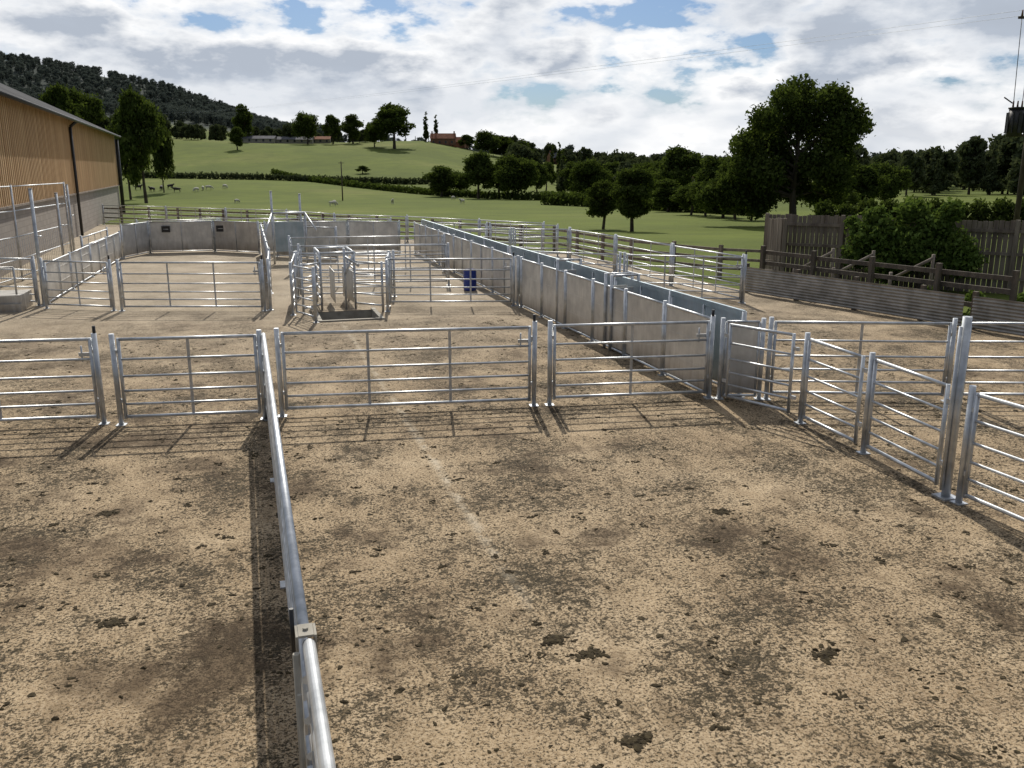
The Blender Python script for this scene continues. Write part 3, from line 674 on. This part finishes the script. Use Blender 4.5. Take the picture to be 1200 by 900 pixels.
# ------------------------------------------------------------ animals
def animal(name,mat,scale,graze):
    V=[];E=[];R_=[]
    def add(p,r,par=None):
        V.append(p);R_.append(r)
        if par is not None:E.append((par,len(V)-1))
        return len(V)-1
    hip=add((-.45,0,.68),.20); mid=add((-.05,0,.66),.25,hip); sh=add((.38,0,.70),.21,mid); nk=add((.60,0,.78 if not graze else .62),.12,sh)
    if graze: hd=add((.78,0,.32),.09,nk); mz=add((.88,0,.12),.055,hd)
    else: hd=add((.78,0,.92),.09,nk); mz=add((.98,0,.84),.055,hd)
    for s_ in (-1,1):
        k=add((-.42,.13*s_,.50),.10,hip); h=add((-.52,.13*s_,.28),.05,k); add((-.48,.13*s_,.03),.035,h)
        k=add((.38,.12*s_,.46),.075,sh); h=add((.40,.12*s_,.26),.045,k); add((.39,.12*s_,.03),.035,h)
        add((V[hd][0]-.04,.12*s_,V[hd][2]+.05),.03,hd)
    t=add((-.66,0,.70),.05,hip); add((-.72,0,.45),.03,t)
    me=bpy.data.meshes.new(name+'_mesh'); me.from_pydata(V,E,[]); o=bpy.data.objects.new(name,me); scene.collection.objects.link(o)
    md=o.modifiers.new('s','SKIN'); 
    for i,r in enumerate(R_): me.skin_vertices[0].data[i].radius=(r,r)
    me.skin_vertices[0].data[0].use_root=True
    o.modifiers.new('b','SUBSURF').levels=1
    dg=bpy.context.evaluated_depsgraph_get(); m2=bpy.data.meshes.new_from_object(o.evaluated_get(dg)); bpy.data.objects.remove(o)
    m2.materials.clear(); m2.materials.append(M[mat]); m2.transform(Matrix.Scale(scale,4)); 
    for p_ in m2.polygons: p_.use_smooth=True
    return m2
shp=[animal('sheep','wool',1.0,True),animal('sheep','wool',1.0,False)]
cow=[animal('cow','darkhide',1.5,True),animal('cow','darkhide',1.5,False),animal('cow','wool',1.4,True)]
for u,f in ((160,240),(176,232),(187,238),(198,244),(205,230)): x,y=col_to_world(u,f); put('cow',cow[random.randint(0,1)],x,y,1,z=terrain(x,y))
for u,f in ((228,232),(236,238),(243,240),(262,245)): x,y=col_to_world(u,f); put('cow',cow[2],x,y,1,z=terrain(x,y))
for i in range(6):
    u=random.uniform(270,600); f=random.uniform(130,200); x,y=col_to_world(u,f); put('sheep',random.choice(shp),x,y,1,z=terrain(x,y))

# ------------------------------------------------------------ sky + sun
AZ=math.radians(11);EL=math.radians(41)
sd=Vector((math.sin(AZ)*math.cos(EL),math.cos(AZ)*math.cos(EL),math.sin(EL)))
l=bpy.data.lights.new('sun','SUN'); l.energy=4.4; l.angle=math.radians(.5); l.color=(1,.94,.84)
lo=bpy.data.objects.new('sun',l); scene.collection.objects.link(lo); lo.rotation_euler=(-sd).to_track_quat('-Z','Y').to_euler(); lo.location=(0,0,50)
w=bpy.data.worlds.new('World'); scene.world=w; w.use_nodes=True; nt=w.node_tree; nt.nodes.clear()
out=node(nt,'ShaderNodeOutputWorld'); sky=node(nt,'ShaderNodeTexSky',sky_type='NISHITA'); sky.sun_disc=False; sky.sun_elevation=EL; sky.sun_rotation=AZ
bg=node(nt,'ShaderNodeBackground'); bg.inputs[1].default_value=.060
nt.links.new(mix(nt,1.0,sky.outputs[0],(.66,.86,1.16),'MULTIPLY'),bg.inputs[0])
tc=node(nt,'ShaderNodeTexCoord'); dirv=tc.outputs['Generated']
def cloudnoise(off,scale,detail=5,rough=.55,zs=2.4):
    return noise(nt,scaled(nt,dirv,(1,1,zs),off),scale,detail,rough)
d1=cloudnoise((2.3,.4,.1),7.5,7); d2=cloudnoise((2.3,.4,.1+.07),7.5,3); big_=cloudnoise((7.1,3.3,.4),2.6,2,.5,3.4)
den=math_(nt,'MULTIPLY_ADD',big_,.6,d1)
sepw=node(nt,'ShaderNodeSeparateXYZ'); nt.links.new(dirv,sepw.inputs[0])
den2=math_(nt,'ADD',den,maprange(nt,sepw.outputs[2],0,.10,.18,0))
mask=ramp(nt,den2,[(.735,0.),(.775,.75),(.83,1.)])
core=ramp(nt,den,[(.83,0.),(.95,1.)])
lit=math_(nt,'MULTIPLY_ADD',math_(nt,'SUBTRACT',d1,d2),4.5,.5,clamp=True)
core=math_(nt,'MULTIPLY',core,maprange(nt,sepw.outputs[2],.01,.09,.35,1))
ccol=mix(nt,core,(1.0,1.0,1.0),(.44,.49,.57))
ccol=mix(nt,math_(nt,'MULTIPLY',math_(nt,'SUBTRACT',1.0,lit,clamp=True),.5),ccol,(.50,.56,.65))
dp=node(nt,'ShaderNodeVectorMath',operation='DOT_PRODUCT'); nt.links.new(dirv,dp.inputs[0]); dp.inputs[1].default_value=sd
bg2=node(nt,'ShaderNodeBackground'); nt.links.new(ccol,bg2.inputs[0]); nt.links.new(maprange(nt,dp.outputs['Value'],-.3,.70,.26,1.04),bg2.inputs[1])
ms=node(nt,'ShaderNodeMixShader'); nt.links.new(mask,ms.inputs[0]); nt.links.new(bg.outputs[0],ms.inputs[1]); nt.links.new(bg2.outputs[0],ms.inputs[2]); nt.links.new(ms.outputs[0],out.inputs[0])

cam=bpy.data.cameras.new('camera'); co=bpy.data.objects.new('camera',cam); scene.collection.objects.link(co)
co.location=(0,0,H); co.rotation_euler=(math.pi/2-PITCH,0,-YAW); cam.sensor_width=36; cam.lens=1037/1200*36; cam.clip_end=8000; cam.clip_start=.05
scene.camera=co
scene.view_settings.view_transform='Standard'; scene.view_settings.look='None'; scene.view_settings.exposure=0
